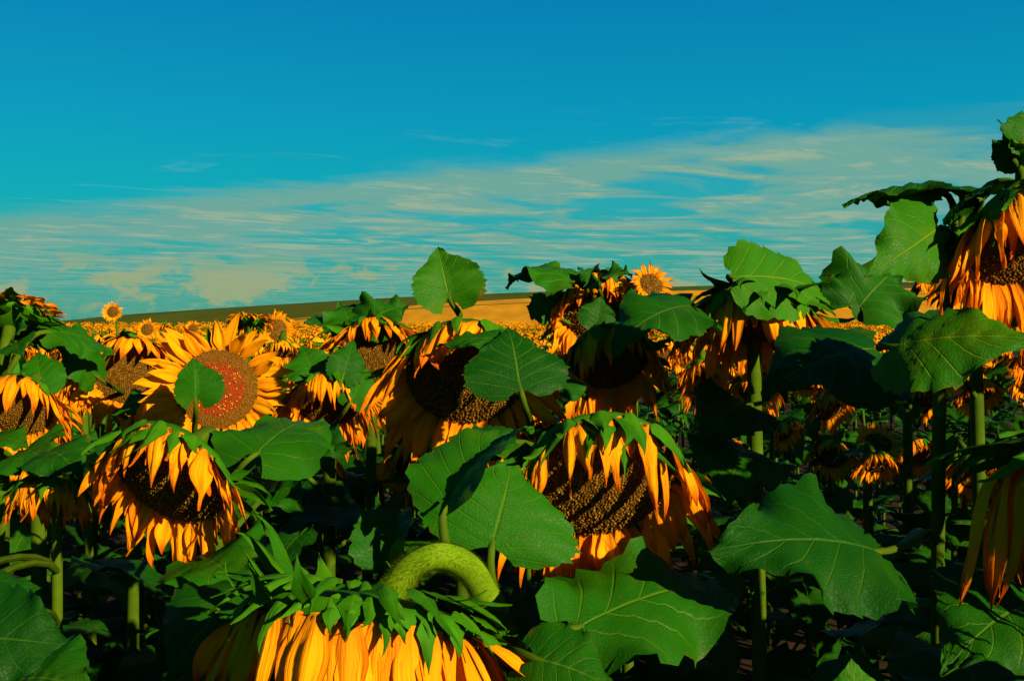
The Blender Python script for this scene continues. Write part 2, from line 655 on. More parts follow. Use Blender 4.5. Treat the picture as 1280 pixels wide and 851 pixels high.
def pal_fresh(a, rng):
    f = rng.uniform(.7, 1.25)
    if a < .24:
        b = (.15, .040, .003)
    elif a < .66:
        b = (.55, .20, .015) if rng.random() < .13 else (.33, .010, .003)
    else:
        b = (.17, .060, .003)
    return tuple(x * f for x in b)


STYLES = dict(
    wilted=dict(n=52, L=(.65, 1.25), W=(.10, .20), open=.25, droop=1.5, cup=.24, crinkle=.11, curl=1.3, twist=.8, mat='petal', rows=2, knee=.3, fold=.9),
    limp=dict(n=62, L=(.60, 1.35), W=(.085, .205), open=.3, droop=1.9, cup=.34, crinkle=.15, curl=1.6, twist=1.0, mat='petal', rows=2, knee=.4, fold=1.0),
    half=dict(n=54, L=(.75, 1.2), W=(.11, .19), open=.15, droop=1.0, cup=.22, crinkle=.10, curl=1.3, twist=.8, mat='petal', rows=2, knee=.2, fold=.75),
    fresh=dict(n=46, L=(.72, 1.12), W=(.12, .20), open=.22, droop=.35, cup=.2, crinkle=.07, curl=1.0, twist=.7, mat='fresh', rows=2, knee=0, fold=0),
)


def head_petals(rng, c, n, R, style, ns=12, nc=8, scale=1.0, skip=None, dmul=1.0):
    st = STYLES[style]
    n, r, u = head_frame(n)
    out = []
    for i in range(st['n']):
        th = 2 * math.pi * (i + rng.uniform(-.35, .35)) / st['n']
        if skip and skip(th):
            continue
        o = math.cos(th) * r + math.sin(th) * u
        row = i % st['rows']
        p = c + R * (1.0 - .03 * row) * o + n * R * (.03 * row)
        tang = -math.sin(th) * r + math.cos(th) * u
        op = st['open'] + .22 * row + rng.gauss(0, .14)
        dr = st['droop'] * dmul
        if style == 'fresh' or n[2] > 0:
            d0 = o * math.cos(op) + n * math.sin(op) + tang * rng.gauss(0, .15)
        else:
            top = max(0.0, min(1.0, (math.sin(th) - .05) / .6)) * st['fold'] * rng.uniform(.75, 1.15)
            op += .3 * max(0.0, -math.sin(th))
            side = o * math.cos(op) + n * math.sin(op)
            d0 = side * (1 - top) + (n * .75 + DOWN * .75 + o * .30) * top + tang * rng.gauss(0, .2)
            dr *= 1 - .45 * top
        w0 = np.cross(n, o)
        out.append((p, strip(rng, p, d0, w0, R * scale * rng.uniform(*st['L']), R * rng.uniform(*st['W']), petal_w,
                             dr * rng.uniform(.6, 1.4), st['cup'] * rng.uniform(.5, 1.6), rng.gauss(0, st['twist']),
                             .13, st['curl'], st['crinkle'] * rng.uniform(.4, 1.6), ns, nc, st['knee'] * rng.uniform(.2, 1.6))))
    return out


def head_bracts(rng, c, n, R, count=26, size=1.0, droop=1.3, flare=.15, ns=8, nc=4, rows=3, lift=.04, slim=1.0):
    """leafy collar: on the upper side it folds forward over the petal bases"""
    n, r, u = head_frame(n)
    out = []
    for i in range(count):
        th = 2 * math.pi * (i + rng.uniform(-.9, .9)) / count
        o = math.cos(th) * r + math.sin(th) * u
        row = i % rows
        ro = row if n[2] < -.85 else row * .25
        p = c + R * (1.05 - .15 * row) * o - n * R * (.05 + .12 * row)
        el = flare + rng.gauss(0, .3)
        over = max(0.0, min(1.0, (.35 + math.sin(th)) / .9)) if n[2] < -.1 else 0.0
        over *= rng.uniform(.7, 1.15)
        dr = droop
        d0 = (o + n * (.2 - el)) * (1 - over) + (n * (.75 - .35 * ro) + DOWN * (.45 - .15 * ro) + o * (rng.uniform(.35, .8) + .5 * ro)) * over
        if rng.random() < lift and (o[0] < -.25 or n[2] > -.85):
            d0, dr = o * .8 - n * .7, -.3
        out.append((p, strip(rng, p, d0, np.cross(n, o), R * size * (1 + .3 * ro) * rng.uniform(.42, .98), R * size * slim * (1 + .12 * row) * rng.uniform(.14, .28), bract_w,
                             dr * rng.uniform(-.2, 1.5), rng.uniform(.1, .6), rng.gauss(0, .7), .10, 3.4, .13, ns, nc)))
    return out


VARS = []


def leaf_variants():
    rng = random.Random(5)
    for k in range(7):
        geo = leaf_geo(rng, W=rng.uniform(.36, .46), droop=rng.uniform(.4, 1.3), fold=rng.uniform(.1, .35), wave=rng.uniform(.03, .06), cup=rng.uniform(.02, .14),
                       twist=rng.uniform(-.3, .3), ns=16, nt=8)
        pet = tube(bez(V(-.55, 0, -.28), V(-.35, 0, -.1), V(-.15, 0, .02), V(0.02, 0, .004), 6), [.035, .03, .027, .025, .022, .02], 5)
        v, f, u = join([geo, pet])
        VARS.append(mesh_data('leaf', v, f, u, [M['leaf']]))


leaf_variants()


def add_shared_leaves(rng, root, gpos, stem_at, zs, lmin, lmax, tilt=(.0, .7)):
    """lower leaves: each an object, blades shared between alike ones"""
    a0 = rng.random() * 6.28
    for i, z in enumerate(zs):
        az = a0 + i * 2.4 + rng.gauss(0, .3)
        L = rng.uniform(lmin, lmax)
        o = link('leaf', rng.choice(VARS), root, stem_at(z) + V(math.cos(az), math.sin(az), .5) * L * .55)
        o.scale = (L, L * rng.uniform(.9, 1.1), L)
        o.rotation_euler = (rng.gauss(0, .22), rng.uniform(*tilt), az)


PLANTS = []


def sunflower(key, label, cpx, n, R, style='wilted', leaves=(), low=10, low_top=.92, stem_px=None, stem_r=.0115, seeds=1300, bulge=.22, fresh=False,
              bract=dict(), pscale=1.0, ground=None, skip=None, group='sunflowers in the foreground', depth=.36, dmul=1.0, auto=(.14, .22), detail=True, seed=None):
    rng = random.Random(seed if seed is not None else sum(ord(ch) * (i + 7) for i, ch in enumerate(key)))
    c = at(*cpx)
    n, r, u = head_frame(n)
    back = c - n * R * depth
    # stem path
    if stem_px:
        top = catmull([at(*p) for p in stem_px], 8)
        low_pt = top[0]
    else:
        nh = V(n[0], n[1], 0)
        Q = back - nh * .085 + V(0, 0, -.10)
        ar = .16 if n[2] < 0 else .03
        top = list(bez(Q, Q + V(0, 0, ar), back - n * (.09 if n[2] < 0 else .05), back + n * R * .06, 12))
        low_pt = Q
    g = V(*ground, 0) if ground is not None else V(low_pt[0] + rng.uniform(-.04, .04), low_pt[1] + rng.uniform(.0, .06), 0)
    lowc = bez(g, g + V(0, 0, low_pt[2] * .4), low_pt - (top[1] - top[0]) * 2.5, low_pt, 10)
    path = list(lowc[:-1]) + list(top)
    m = len(path)
    rr = [stem_r * (1.25 - .35 * i / m) for i in range(m)]
    if n[2] < 0:
        for i in range(1, 4):
            rr[-i] *= 1.25 + .1 * (4 - i)
    root = link('sunflower', None, None, g)
    tag(root, label, 'sunflower', group)
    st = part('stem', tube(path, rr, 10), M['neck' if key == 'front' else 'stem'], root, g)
    P = np.array(path)

    def stem_at(z):
        i = int(np.argmin(np.abs(P[:12, 2] - z)))
        return P[i]
    # head
    hd = part('flower_head', receptacle(c, n, R, depth), M['bract'], root, c)
    disc = part('seed_disc', seed_disc(c, n, R, bulge), M['disc'], hd, c)
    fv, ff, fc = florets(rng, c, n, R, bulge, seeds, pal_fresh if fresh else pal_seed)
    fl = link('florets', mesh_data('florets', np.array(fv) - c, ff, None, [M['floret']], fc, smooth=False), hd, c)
    tag(fl, kind='stuff')
    pm = M[STYLES[style]['mat']]
    pets = head_petals(rng, c, n, R, style, scale=pscale, skip=skip, dmul=dmul)
    brs = head_bracts(rng, c, n, R, **bract)
    if detail:
        for p, geo in pets:
            part('petal', geo, pm, hd, p)
        for p, geo in brs:
            part('bract', geo, M['bract'], hd, p)
    else:
        part('petals', join([q for _, q in pets]), pm, hd, c)
        part('bracts', join([q for _, q in brs]), M['bract'], hd, c)
    for lf in leaves:
        add_leaf(rng, root, P, *lf)
    if low:
        add_shared_leaves(rng, root, g, stem_at, [.25 + (low_top - .25) * (i + rng.random() * .6) / low for i in range(low)], *auto)
    PLANTS.append(root)
    return root, P, rng


def add_leaf(rng, root, P, b, t, hint, W=.42, droop=.6, fold=.25, wave=.04, cup=.08, opts=None):
    opts = dict(opts or {})
    base, tip = at(*b), at(*t)
    droop, cup, wave = droop + rng.uniform(.1, .45), cup + rng.uniform(.0, .12), wave * rng.uniform(1.0, 1.5)
    opts.setdefault('twist', rng.uniform(-.35, .35))
    att = opts.pop('attach', None)
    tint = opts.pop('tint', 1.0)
    geo = place_leaf(leaf_geo(rng, W, droop, fold, wave, cup, **opts), opts.get('nt', 10), base, tip, hint)
    lf = part('leaf', geo, M['leaf'], root, base)
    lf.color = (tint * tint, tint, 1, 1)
    if att is not None:
        a = at(*att)
    else:
        dz = np.abs(P[:, 2] - (base[2] - .09)) + .35 * np.linalg.norm(P[:, :2] - base[:2], axis=1)
        a = P[int(np.argmin(dz))]
    d = nrm(tip - base)
    ln = np.linalg.norm(base - a)
    pts = bez(a, a + (base - a) * .35 + V(0, 0, .12 * ln), base - d * min(.06, ln * .35), base + d * .012, 10)
    r0 = .0042
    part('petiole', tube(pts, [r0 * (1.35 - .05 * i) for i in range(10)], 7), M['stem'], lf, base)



# ------------------------------------------------------------------ the sunflowers one can tell apart
UPC = (.15, -.62, .75)      # blade turned up and towards the lens
FACE = (.15, -.95, .25)     # blade upright, facing the lens

# nodding head at the bottom edge with the arched hairy neck
r1, P1, g1 = sunflower('front', 'nodding sunflower at the bottom edge with thick hairy arched neck', (460, 778, 1.0), (-.13, -.33, -.93), .118, 'wilted',
    stem_px=[(660, 850, 1.08), (634, 806, 1.07), (608, 746, 1.04), (583, 708, 1.02), (549, 694, 1.0), (517, 706, .995), (496, 732, .995), (482, 760, 1.0)],
    stem_r=.0132, pscale=1.0, ground=(.06, 1.16), low=6, low_top=.8, bract=dict(count=96, size=.50, droop=1.0, flare=.1, rows=3, lift=.20, slim=.85), seeds=300, depth=.24,
    leaves=[
        ((614, 684, 1.04), (640, 572, 1.10), (.05, -.93, .35), .80, .5, .10, .02, .06, dict(attach=(629, 793, 1.06), lobe=.07)),
        ((559, 624, 1.03), (668, 536, 1.13), (-.45, -.45, .78), .36, .5, .55, .02, .02, dict(attach=(558, 702, 1.01))),
        ((484, 700, 1.10), (502, 640, 1.16), (-.35, -.75, .6), .42, 1.2, .75, .03, .0, dict(attach=(492, 752, 1.06))),
        ((724, 784, .98), (806, 728, 1.10), (-.1, -.80, .60), .43, .4, .12, .02, .08, dict(attach=(650, 830, 1.06))),
        ((722, 784, .96), (938, 746, 1.16), (-.05, -.62, .78), .24, .5, .10, .05, .05, dict(attach=(652, 832, 1.06))),
        ((667, 822, .93), (772, 866, .90), (.05, -.72, .68), .62, .5, .08, .03, .08, dict(attach=(640, 845, 1.05))),
    ])

sunflower('right_centre', 'large drooping sunflower right of centre, seeds lit behind hanging orange petals', (748, 596, 1.17), (.10, -.82, -.56), .093, 'limp',
    pscale=.88, seeds=2000, bract=dict(count=48, size=.9, droop=1.2, flare=.1, lift=0), low=10, low_top=.9, skip=lambda t: .6 < t < .85 or 1.05 < t < 1.4 or 1.62 < t < 1.95 or 2.15 < t < 2.4,
    leaves=[
        ((640, 552, 1.25), (560, 575, 1.20), UPC, .35, .7, .3),
        ((820, 660, 1.3), (838, 700, 1.25), UPC, .4, .6, .3),
    ])

sunflower('centre', 'tall central sunflower with a dark disc, upright leaf standing on its crown', (582, 466, 1.55), (.02, -.86, -.48), .094, 'half',
    pscale=1.0, bract=dict(count=44, size=.85, droop=1.1, flare=.2), low=11, low_top=1.0,
    leaves=[
        ((651, 488, 1.36), (634, 408, 1.43), (.05, -.90, .42), .64, .4, .12, .02, .06, dict(attach=(664, 545, 1.55), lobe=.08)),
        ((640, 428, 1.43), (546, 434, 1.43), (.0, -.6, .8), .22, .6, .2, .03),
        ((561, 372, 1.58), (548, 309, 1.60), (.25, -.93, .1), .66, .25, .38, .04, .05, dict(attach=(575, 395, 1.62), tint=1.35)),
    ])

sunflower('left', 'wilted sunflower low on the left with a dark disc and ragged orange petals', (214, 592, 1.36), (-.26, -.80, -.52), .086, 'limp',
    pscale=.80, seeds=1500, bract=dict(count=44, size=.8, droop=1.2, flare=.1), low=10, low_top=.95,
    leaves=[
        ((300, 738, 1.18), (205, 856, 1.08), (-.05, -.75, .66), .52, .5, .12, .03, .08),
        ((322, 566, 1.38), (404, 530, 1.55), (.0, -.60, .8), .46, .6, .12, .04, .06),
        ((255, 700, 1.30), (318, 750, 1.2), UPC, .5, .8, .25, .05),
        ((372, 590, 1.6), (440, 560, 1.5), (.1, -.6, .8), .5, 1.0, .2, .04),
    ])

sunflower('open', 'fully open fresh sunflower with red ringed disc facing the viewer', (272, 486, 1.85), (.16, -.97, .10), .074, 'fresh', fresh=True, seeds=1900, bulge=.10,
    pscale=.98, bract=dict(count=24, size=.8, droop=.3), low=11, low_top=1.1,
    leaves=[
        ((244, 497, 1.72), (240, 448, 1.74), (.5, -.8, .3), .60, .5, .62, .04, .04, dict(attach=(243, 540, 1.8))),
        ((330, 600, 1.8), (380, 640, 1.7), UPC, .42, .7, .25),
    ])

sunflower('behind_open', 'drooping sunflower with a sunlit brown disc just left of the open bloom', (163, 462, 2.12), (.22, -.92, -.22), .077, 'half', bulge=.15,
    skip=lambda t: -.9 < (t if t < math.pi else t - 2 * math.pi) < .5, low=11, low_top=1.1,
    leaves=[
        ((120, 470, 2.0), (62, 420, 1.95), UPC, .42, .7, .2),
        ((150, 512, 1.95), (205, 500, 1.9), UPC, .35, .6, .3, .05),
    ])

sunflower('edge_left', 'sunflower hanging at the left edge, lit petals fringing half its disc', (24, 506, 1.68), (.10, -.84, -.46), .060, 'wilted', low=11, low_top=1.1,
    leaves=[
        ((54, 486, 1.75), (46, 440, 1.80), (.25, -.9, .35), .45, .4, .3, .03),
        ((28, 566, 1.6), (74, 584, 1.5), UPC, .42, .9, .2, .04),
        ((-14, 552, 1.6), (36, 562, 1.55), UPC, .38, .7, .2, .04),
    ])

sunflower('back_left', 'sunflower seen from behind at the left edge with petals over its green back', (14, 397, 1.85), (-.10, .50, .85), .062, 'half',
    bract=dict(count=30, size=1.2, droop=.8, flare=.5), low=10, low_top=1.0, pscale=.62,
    leaves=[
        ((62, 414, 1.84), (142, 446, 1.95), (.25, -.55, .8), .33, .6, .15, .04),
        ((19, 424, 1.70), (33, 408, 1.66), (-.2, -.8, .55), .5, .6, .2),
        ((20, 428, 1.69), (28, 445, 1.64), (.3, -.9, .2), .5, .4, .2),
    ])

sunflower('shade_left', 'shaded wilted sunflower at lower left under the left edge bloom', (62, 612, 1.52), (.08, -.42, -.90), .048, 'limp', stem_r=.007, low=10, low_top=.95,
    leaves=[
        ((60, 565, 1.50), (104, 600, 1.42), UPC, .42, .9, .25, .04),
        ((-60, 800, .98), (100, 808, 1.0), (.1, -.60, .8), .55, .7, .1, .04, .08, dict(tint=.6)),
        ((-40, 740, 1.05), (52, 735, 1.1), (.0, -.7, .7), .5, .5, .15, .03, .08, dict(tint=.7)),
        ((20, 850, .98), (118, 862, .93), (.1, -.7, .7), .5, .5, .15, .03),
    ])

sunflower('mid_left', 'small drooping sunflower with dark disc between open bloom and central one', (412, 498, 2.0), (.14, -.78, -.60), .070, 'wilted', low=11, low_top=1.15,
    leaves=[
        ((392, 468, 2.0), (378, 432, 2.05), (.2, -.85, .5), .6, .4, .3),
        ((428, 472, 1.95), (442, 424, 2.0), (.35, -.9, .2), .42, .3, .35),
        ((440, 500, 1.95), (462, 462, 2.0), (.2, -.85, .45), .5, .5, .2),
        ((345, 560, 1.95), (420, 590, 1.8), UPC, .45, .7, .2, .04),
    ])

sunflower('lit_disc', 'sunflower with broad sunlit brown seed disc under a crumpled green crown', (468, 436, 2.3), (.16, -.93, -.26), .078, 'half', bulge=.2, seeds=1000,
    skip=lambda t: 3.6 < t < 6.1, bract=dict(count=30, size=1.1, droop=1.2), low=11, low_top=1.15,
    leaves=[
        ((455, 408, 2.3), (510, 384, 2.35), (.1, -.7, .7), .55, 1.0, .3, .12, .05),
        ((440, 412, 2.3), (425, 382, 2.4), FACE, .5, .5, .3, .08),
        ((470, 402, 2.35), (468, 378, 2.4), FACE, .7, .5, .2, .14),
        ((425, 415, 2.4), (380, 402, 2.3), UPC, .4, .6, .2),
    ])

sunflower('upper_mid', 'sunflower rising to the skyline behind centre, brown disc and orange fringe', (752, 384, 2.3), (-.05, -.92, -.36), .092, 'limp', seeds=1000, pscale=.72,
    bract=dict(count=28, size=.9, droop=1.1), low=11, low_top=1.15,
    leaves=[
        ((745, 405, 2.08), (752, 370, 2.1), FACE, .62, .4, .35, .04),
        ((712, 352, 2.2), (634, 362, 2.3), (.05, -.35, .93), .38, 1.4, .1, .06),
        ((740, 352, 2.2), (722, 336, 2.2), UPC, .6, 1.0, .2, .1),
        ((750, 352, 2.15), (790, 346, 2.1), UPC, .5, 1.2, .2, .1),
        ((690, 392, 2.3), (662, 370, 2.35), FACE, .5, .5, .3, .1),
    ])

sunflower('upper_mid_small', 'small sunflower poking up at right of the skyline head', (814, 356, 2.22), (.30, -.82, .48), .028, 'half', low=2, low_top=.9, seeds=160, pscale=1.0,
    bract=dict(count=18, size=1.0))

sunflower('dark_mid', 'shadowed sunflower with black disc beneath the skyline head', (762, 446, 1.9), (.12, -.78, -.60), .078, 'limp', low=10, low_top=1.0,
    leaves=[
        ((866, 382, 1.72), (764, 440, 1.60), (.05, -.55, .83), .40, .6, .15, .05, .06),
        ((850, 420, 1.8), (905, 395, 1.75), UPC, .4, .6, .2),
        ((700, 470, 1.8), (690, 520, 1.7), UPC, .4, .6, .2),
    ])

sunflower('right_mid', 'broad hanging sunflower right of centre with shaded petals under a crinkled leaf', (942, 396, 1.78), (-.10, -.40, -.91), .100, 'wilted', low=10, low_top=1.02,
    bract=dict(count=44, size=.8, droop=1.0), pscale=.9,
    leaves=[
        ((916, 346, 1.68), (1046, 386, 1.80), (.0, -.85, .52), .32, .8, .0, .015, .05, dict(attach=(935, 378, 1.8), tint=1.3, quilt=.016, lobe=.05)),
        ((905, 388, 1.75), (912, 362, 1.8), FACE, .5, .4, .3),
        ((930, 505, 1.72), (872, 556, 1.6), UPC, .42, .7, .2, .04),
        ((930, 560, 1.72), (905, 636, 1.56), UPC, .45, .8, .2, .04),

        
    ])

sunflower('tall_right', 'tallest sunflower leaning in at the upper right edge with young leaves on top', (1282, 290, 1.160), (.22, -.76, -.58), .074, 'limp', pscale=1.0, low=12, low_top=1.1,
    stem_px=[(1176, 420, 1.240), (1190, 350, 1.240), (1210, 270, 1.240), (1242, 232, 1.224), (1274, 235, 1.200), (1279, 262, 1.184)],
    ground=(.57, 1.34), stem_r=.0068, bract=dict(count=30, size=1.1, droop=1.5),
    leaves=[
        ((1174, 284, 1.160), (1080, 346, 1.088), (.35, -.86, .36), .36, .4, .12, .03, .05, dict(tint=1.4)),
        ((1178, 240, 1.200), (1054, 259, 1.136), (.0, .10, 1.0), .34, .3, .05, .02, .0),
        ((1200, 238, 1.216), (1164, 252, 1.160), (.1, -.1, 1.0), .42, .5, .2),
        ((1226, 246, 1.184), (1186, 284, 1.136), (-.6, .2, .8), .42, .7, .2),
        ((1272, 206, 1.176), (1240, 174, 1.160), (-.35, .2, .9), .42, .5, .3, .05, .05, dict(attach=(1274, 236, 1.200))),
        ((1272, 186, 1.176), (1246, 150, 1.168), (.4, -.8, .4), .42, .5, .4, .05, .05, dict(attach=(1274, 236, 1.200))),
        ((1276, 180, 1.176), (1284, 140, 1.200), FACE, .5, .5, .3, .05, .05, dict(attach=(1274, 236, 1.200))),
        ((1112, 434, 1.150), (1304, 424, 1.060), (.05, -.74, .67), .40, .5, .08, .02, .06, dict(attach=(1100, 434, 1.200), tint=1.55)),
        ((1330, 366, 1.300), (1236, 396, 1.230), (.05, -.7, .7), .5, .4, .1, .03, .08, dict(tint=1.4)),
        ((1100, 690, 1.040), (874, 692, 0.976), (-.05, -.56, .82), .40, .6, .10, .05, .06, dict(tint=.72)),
    ])

sunflower('edge_right', 'limp orange petals of a sunflower hanging in at the lower right edge', (1392, 574, 1.0), (-.05, -.25, -.97), .086, 'limp', dmul=2.6, pscale=1.55, low=8, low_top=.8,
    ground=(.66, 1.07), leaves=[
        ((1300, 756, 1.12), (1176, 846, 1.0), (-.1, -.6, .8), .45, .6, .2, .04),
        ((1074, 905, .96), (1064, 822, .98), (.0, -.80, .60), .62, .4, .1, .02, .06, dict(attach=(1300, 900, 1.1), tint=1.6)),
    ])

sunflower('behind_tall', 'sunflower half hidden below the tallest head at the right edge', (1240, 342, 1.9), (-.10, -.82, -.50), .076, 'wilted', low=10, low_top=1.1,
    leaves=[
        ((1096, 436, 1.55), (951, 492, 1.42), (.15, -.60, .78), .42, .5, .10, .04),
        ((1075, 384, 1.75), (1110, 342, 1.85), UPC, .55, 1.0, .2, .12),
        ((1060, 380, 1.75), (1070, 350, 1.8), FACE, .7, .8, .2, .14),
    ])
sunflower('skyline_right', 'small ragged sunflower showing between the big right leaf and tallest head', (1156, 345, 2.7), (.2, -.6, .6), .036, 'half', low=10, low_top=1.1, seeds=150)

# small blooms glimpsed low through the gap on the right
for k, (px, nn, R, sty, lab) in enumerate([
        ((1098, 554, 2.75), (.05, -.62, .76), .036, 'fresh', 'small upright sunflower glimpsed low in the dark gap on the right'),
        ((1096, 577, 2.60), (.0, -.75, -.55), .036, 'half', 'small nodding sunflower directly below the upright one in the right gap'),
        ((1212, 578, 2.45), (.1, -.6, -.76), .040, 'half', 'small drooping sunflower in the gap left of the hanging edge petals'),
        ((880, 462, 2.3), (.0, -.6, -.76), .040, 'wilted', 'small shaded sunflower hanging below the broad right head')]):
    sunflower('gap%d' % k, lab, px, nn, R, sty, low=9, low_top=.95, seeds=160, pscale=1.15, stem_r=.007)

# far blooms on the left skyline that stand apart
for k, (px, nn, R, sty, lab) in enumerate([
        ((141, 390, 8.0), (.05, -.98, .15), .045, 'fresh', 'tiny open sunflower standing alone against the sky on the left'),
        ((85, 411, 6.5), (.1, -.95, .2), .022, 'fresh', 'tiny orange sunflower left of the lone skyline bloom'),
        ((184, 412, 4.6), (.1, -.9, .2), .028, 'half', 'small ragged sunflower above the drooping brown disc on the left'),
        ((208, 414, 4.3), (.25, -.9, .0), .030, 'half', 'small sunflower with brown disc above the open bloom left petals'),
        ((241, 411, 4.8), (.05, -.95, .2), .023, 'fresh', 'small orange centred sunflower above the open bloom'),
        ((312, 402, 3.0), (-.1, .35, .9), .040, 'wilted', 'sunflower seen from behind with a dark green back above open bloom'),
        ((346, 412, 3.2), (.45, -.85, .05), .034, 'half', 'small sunflower with brown disc right of the dark green backed one'),
        ((352, 436, 2.9), (.1, -.7, -.6), .034, 'wilted', 'small drooping sunflower beside the right petals of the open bloom'),
        ((104, 436, 3.6), (.1, -.8, -.4), .036, 'limp', 'crumpled small sunflower below the left skyline blooms'),
        ((98, 488, 2.6), (.2, -.8, -.4), .036, 'limp', 'dark wilted sunflower between left edge bloom and open bloom')]):
    sunflower('far%d' % k, lab, px, nn, R, sty, low=6, low_top=1.1, seeds=120, detail=px[2] < 3.1, stem_r=.009, group='smaller sunflowers further back')

# hairs on the arched neck
rng = random.Random(3)
vs, fs = [], []
for i in range(len(P1) - 46, len(P1) - 1):
    if i < 9:
        continue
    a, b = P1[i], P1[i + 1]
    d = nrm(b - a)
    for _ in range(150):
        q = nrm(V(rng.gauss(0, 1), rng.gauss(0, 1), rng.gauss(0, 1)))
        q = nrm(q - d * q.dot(d))
        p = a + (b - a) * rng.random() + q * .0128
        k = len(vs)
        tpt = p + q * rng.uniform(.003, .0068) + d * rng.gauss(0, .001) + V(0, 0, -.0006)
        s = nrm(np.cross(q, d)) * .00018
        vs += [p - s, p + s, tpt]
        fs.append((k, k + 1, k + 2))
h = link('stem_hairs', mesh_data('stem_hairs', np.array(vs) - WPOS[r1.name], fs, [(.5, .5)] * len(vs), [M['hair']]), r1, WPOS[r1.name])
tag(h, kind='stuff')


# ------------------------------------------------------------------ rows of sunflowers behind
def copy_tree(o, parent=None):
    c = o.copy()
    COL.objects.link(c)
    c.parent = parent
    for ch in list(o.children):
        copy_tree(ch, c)
    return c


def prototype(k, near=False):
    rng = random.Random(100 + k)
    H = rng.uniform(1.24, 1.36)
    n = nrm(V(rng.uniform(-.25, .3), -1, rng.uniform(-.9, -.25)) if k != 5 else V(.2, .5, .8))
    c = V(0, -.06, H)
    R = rng.uniform(.06, .082)
    sty = ['wilted', 'limp', 'half', 'limp', 'wilted', 'half'][k % 6]
    root = link('sunflower', None, None, V(0, 0, 0))
    tag(root, 'sunflower standing in the crowded rows behind the nearest blooms', 'sunflower', 'sunflowers in the rows behind')
    back = c - n * R * .42
    Q = V(0, .03, H - .1)
    path = list(bez(V(0, 0, 0), V(.02, 0, .4), V(0, .03, .9), Q, 7)[:-1]) + list(bez(Q, Q + V(0, 0, .14), back - n * .08, back + n * .005, 9))
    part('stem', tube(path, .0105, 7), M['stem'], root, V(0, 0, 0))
    hd = part('flower_head', receptacle(c, n, R, k=14), M['bract'], root, c)
    part('seed_disc', seed_disc(c, n, R, .2, 14), M['disc'], hd, c)
    if near:
        for p, geo in head_petals(rng, c, n, R, sty, 8, 4):
            part('petal', geo, M['petal'], hd, p)
        for p, geo in head_bracts(rng, c, n, R, 22, 1.1, 1.3, ns=5, nc=2):
            part('bract', geo, M['bract'], hd, p)
    else:
        part('petals', join([q for _, q in head_petals(rng, c, n, R, sty, 6, 2)]), M['petal'], hd, c)
        part('bracts', join([q for _, q in head_bracts(rng, c, n, R, 18, 1.1, 1.3, ns=4, nc=2)]), M['bract'], hd, c)
    P = np.array(path)
    add_shared_leaves(rng, root, V(0, 0, 0), lambda z: P[int(np.argmin(np.abs(P[:8, 2] - z)))], [.3, .42, .55, .66, .77, .88, .97, 1.05, 1.12, 1.18], .15, .23, (.05, .8))
    return root


protos = [prototype(k) for k in range(6)] + [prototype(k, True) for k in (10, 7)]
rng = random.Random(11)
used = set()
heroes = np.array([WPOS[p.name][:2] for p in PLANTS])


def put(k, x, y, s, label=None, group=None):
    o = protos[k] if k not in used else copy_tree(protos[k])
    used.add(k)
    o.location = (x, y, 0)
    o.rotation_euler = (rng.gauss(0, .04), rng.gauss(0, .04), rng.gauss(.05, .35))
    o.scale = (s, s, s)
    if label:
        o['label'], o['group'] = label, group
    return o


spots = []
row_y = 2.45
while row_y < 8.2:
    hw = row_y * .58 + .4
    x = -hw
    while x < hw:
        spots.append((x + rng.uniform(-.07, .07), row_y + rng.uniform(-.12, .12)))
        x += rng.uniform(.26, .36) * (1 + row_y * .02)
    row_y += .62
count = 0
for x, y in spots:
    if np.min(np.hypot(heroes[:, 0] - x, heroes[:, 1] - y)) < .16 or count >= 270:
        continue
    u = 640 + x / y * F
    k = rng.randrange(6)
    if k == 5 and rng.random() < .6:
        k = rng.randrange(5)
    if y < 3.2:
        k = 6 + rng.randrange(2)
    s = rng.uniform(.86, 1.0)
    if u < 620 or 840 < u < 1120:
        s = min(s, rng.uniform(.88, .96)) if u > 620 or y < 2.9 else rng.uniform(.93, 1.02)
    if 840 < u and y < 4.2:
        s = rng.uniform(.74, .84)
    zone = 'at the far left' if u < 200 else 'left of the central head' if u < 480 else 'behind the central heads' if u < 850 else 'in the right hand gap'
    if k == 5:
        put(k, x, y, s, 'sunflower showing its green back in the %s rows %s' % ('distant' if y > 5 else 'nearer', zone), 'turned away sunflowers %s' % zone)
    elif y > 5.2:
        put(k, x, y, s, 'distant small sunflower head in the far rows %s' % zone, 'distant sunflowers %s' % zone)
    else:
        put(k, x, y, s, 'drooping sunflower in the crowded %s rows %s' % ('second' if y < 3.4 else 'middle', zone), 'sunflowers in the rows %s' % zone)
    count += 1

# the rows go on to the right of the frame and behind the viewer; their shade falls into the picture
for yy in np.arange(-.9, 1.6, .55):
    for xx in np.arange(.95, 2.3, .36):
        x, y = xx + rng.uniform(-.08, .08), yy + rng.uniform(-.1, .1)
        if (y > 0 and abs(x) < y * .56 + .26) or np.min(np.hypot(heroes[:, 0] - x, heroes[:, 1] - y)) < .16:
            continue
        put(rng.randrange(5), x, y, rng.uniform(.95, 1.02) if y > .2 and x < 1.7 else rng.uniform(.80, .90), 'sunflower in the rows beside the viewer, out of the picture', 'sunflowers beside the viewer')

for i, yy in enumerate(np.arange(1.0, 3.8, .30)):  # extra-tall unseen plants, added to darken the gap and stems on the right
    for j in range(2):
        x, y = yy * .56 + .36 + j * .34 + rng.uniform(-.05, .05), yy + rng.uniform(-.08, .08)
        if np.min(np.hypot(heroes[:, 0] - x, heroes[:, 1] - y)) > .14:
            put(rng.randrange(5), x, y, rng.uniform(1.10, 1.20) if y < 1.6 else rng.uniform(1.3, 1.42), 'tall unseen sunflower added for shade just beyond the right edge', 'unseen shade sunflowers beyond the right edge')

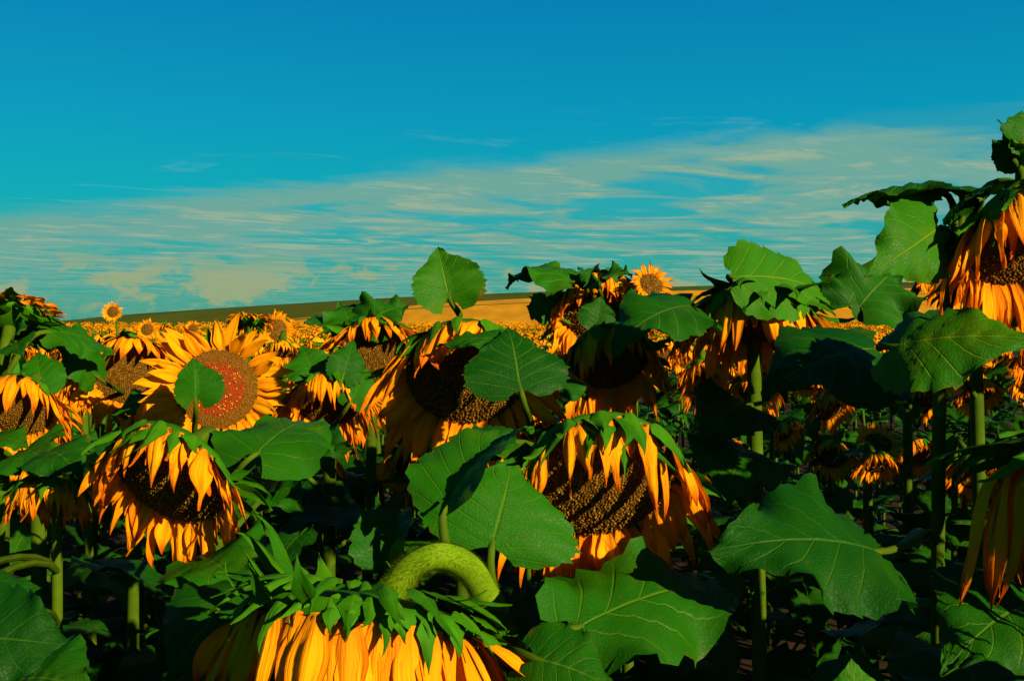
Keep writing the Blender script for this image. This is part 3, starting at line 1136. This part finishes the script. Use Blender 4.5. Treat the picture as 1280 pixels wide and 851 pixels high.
for x, y, sc_ in ((.82, .97, 1.06), (.93, 1.12, 1.1)):  # further unseen plants, added to shade the tall stem at the right
    put(rng.randrange(5), x, y, sc_, 'tall unseen sunflower added for shade just beyond the right edge', 'unseen shade sunflowers beyond the right edge')

# low unseen canopy below the frame, added to shade under the nearest heads
for yy in np.arange(.30, 1.0, .30):
    for xx in np.arange(-.6, 1.2, .30):
        x, y = xx + rng.uniform(-.07, .07), yy + rng.uniform(-.06, .06)
        if np.min(np.hypot(heroes[:, 0] - x, heroes[:, 1] - y)) < .1:
            continue
        put(rng.randrange(5), x, y, (1.36 - .3625 * max(y + .22, .4)) / 1.46, 'low unseen sunflower added for shade before the viewer, below the picture', 'unseen shade sunflowers below the picture')

# the rest of the field reads as one mass
rng = random.Random(21)
vs, fs, ms = [], [], []
def tri_fan(c, n, R, k, mat, ln):
    n, r, u = head_frame(n)
    for j in range(k):
        th = 6.283 * j / k + rng.uniform(-.2, .2)
        o = math.cos(th) * r + math.sin(th) * u
        t = -math.sin(th) * r + math.cos(th) * u
        i0 = len(vs)
        p = c + o * R
        q = p + o * ln * .6 + DOWN * ln * .2
        e = q + (o * .3 + DOWN * .7) * ln * rng.uniform(.4, .8)
        vs.extend([p - t * R * .2, p + t * R * .2, q + t * R * .28, e, q - t * R * .28])
        fs.append((i0, i0 + 1, i0 + 2, i0 + 3, i0 + 4))
        ms.append(mat)
y = 8.5
while y < 58:
    hw = y * .62 + 1
    x = -hw
    while x < hw:
        c = V(x + rng.uniform(-.15, .15), y + rng.uniform(-.2, .2), rng.uniform(1.1, 1.36))
        n = nrm(V(rng.gauss(.1, .3), -1, rng.uniform(-.8, .2)))
        tri_fan(c, n, .05, 9, 0, .075)
        tri_fan(c + V(0, .03, .03), nrm(V(0, .1, 1)), .03, 6, 1, .1)
        for _ in range(5):
            a = rng.random() * 6.28
            p = c + V(math.cos(a) * .12, math.sin(a) * .12, -rng.uniform(.05, .5))
            l, w_ = V(math.cos(a), math.sin(a), rng.uniform(-.6, .3)) * .17, V(-math.sin(a), math.cos(a), 0) * .075
            i0 = len(vs)
            vs.extend([p, p + l * .4 + w_, p + l, p + l * .4 - w_])
            fs.append((i0, i0 + 1, i0 + 2, i0 + 3))
            ms.append(2)
        x += rng.uniform(.3, .55) * (1 + y * .012)
    y += .62 * (1 + y * .012)
me = mesh_data('distant_sunflowers', vs, fs, None, [M['petal'], M['bract'], M['leaf']], smooth=False)
me.uv_layers.new(name="UVMap")
me.polygons.foreach_set('material_index', np.array(ms, dtype=np.int32))
tag(link('distant_sunflowers', me, None, V(0, 0, 0)), 'far rows of sunflowers merging into one orange and green band', 'sunflowers', None, 'stuff')
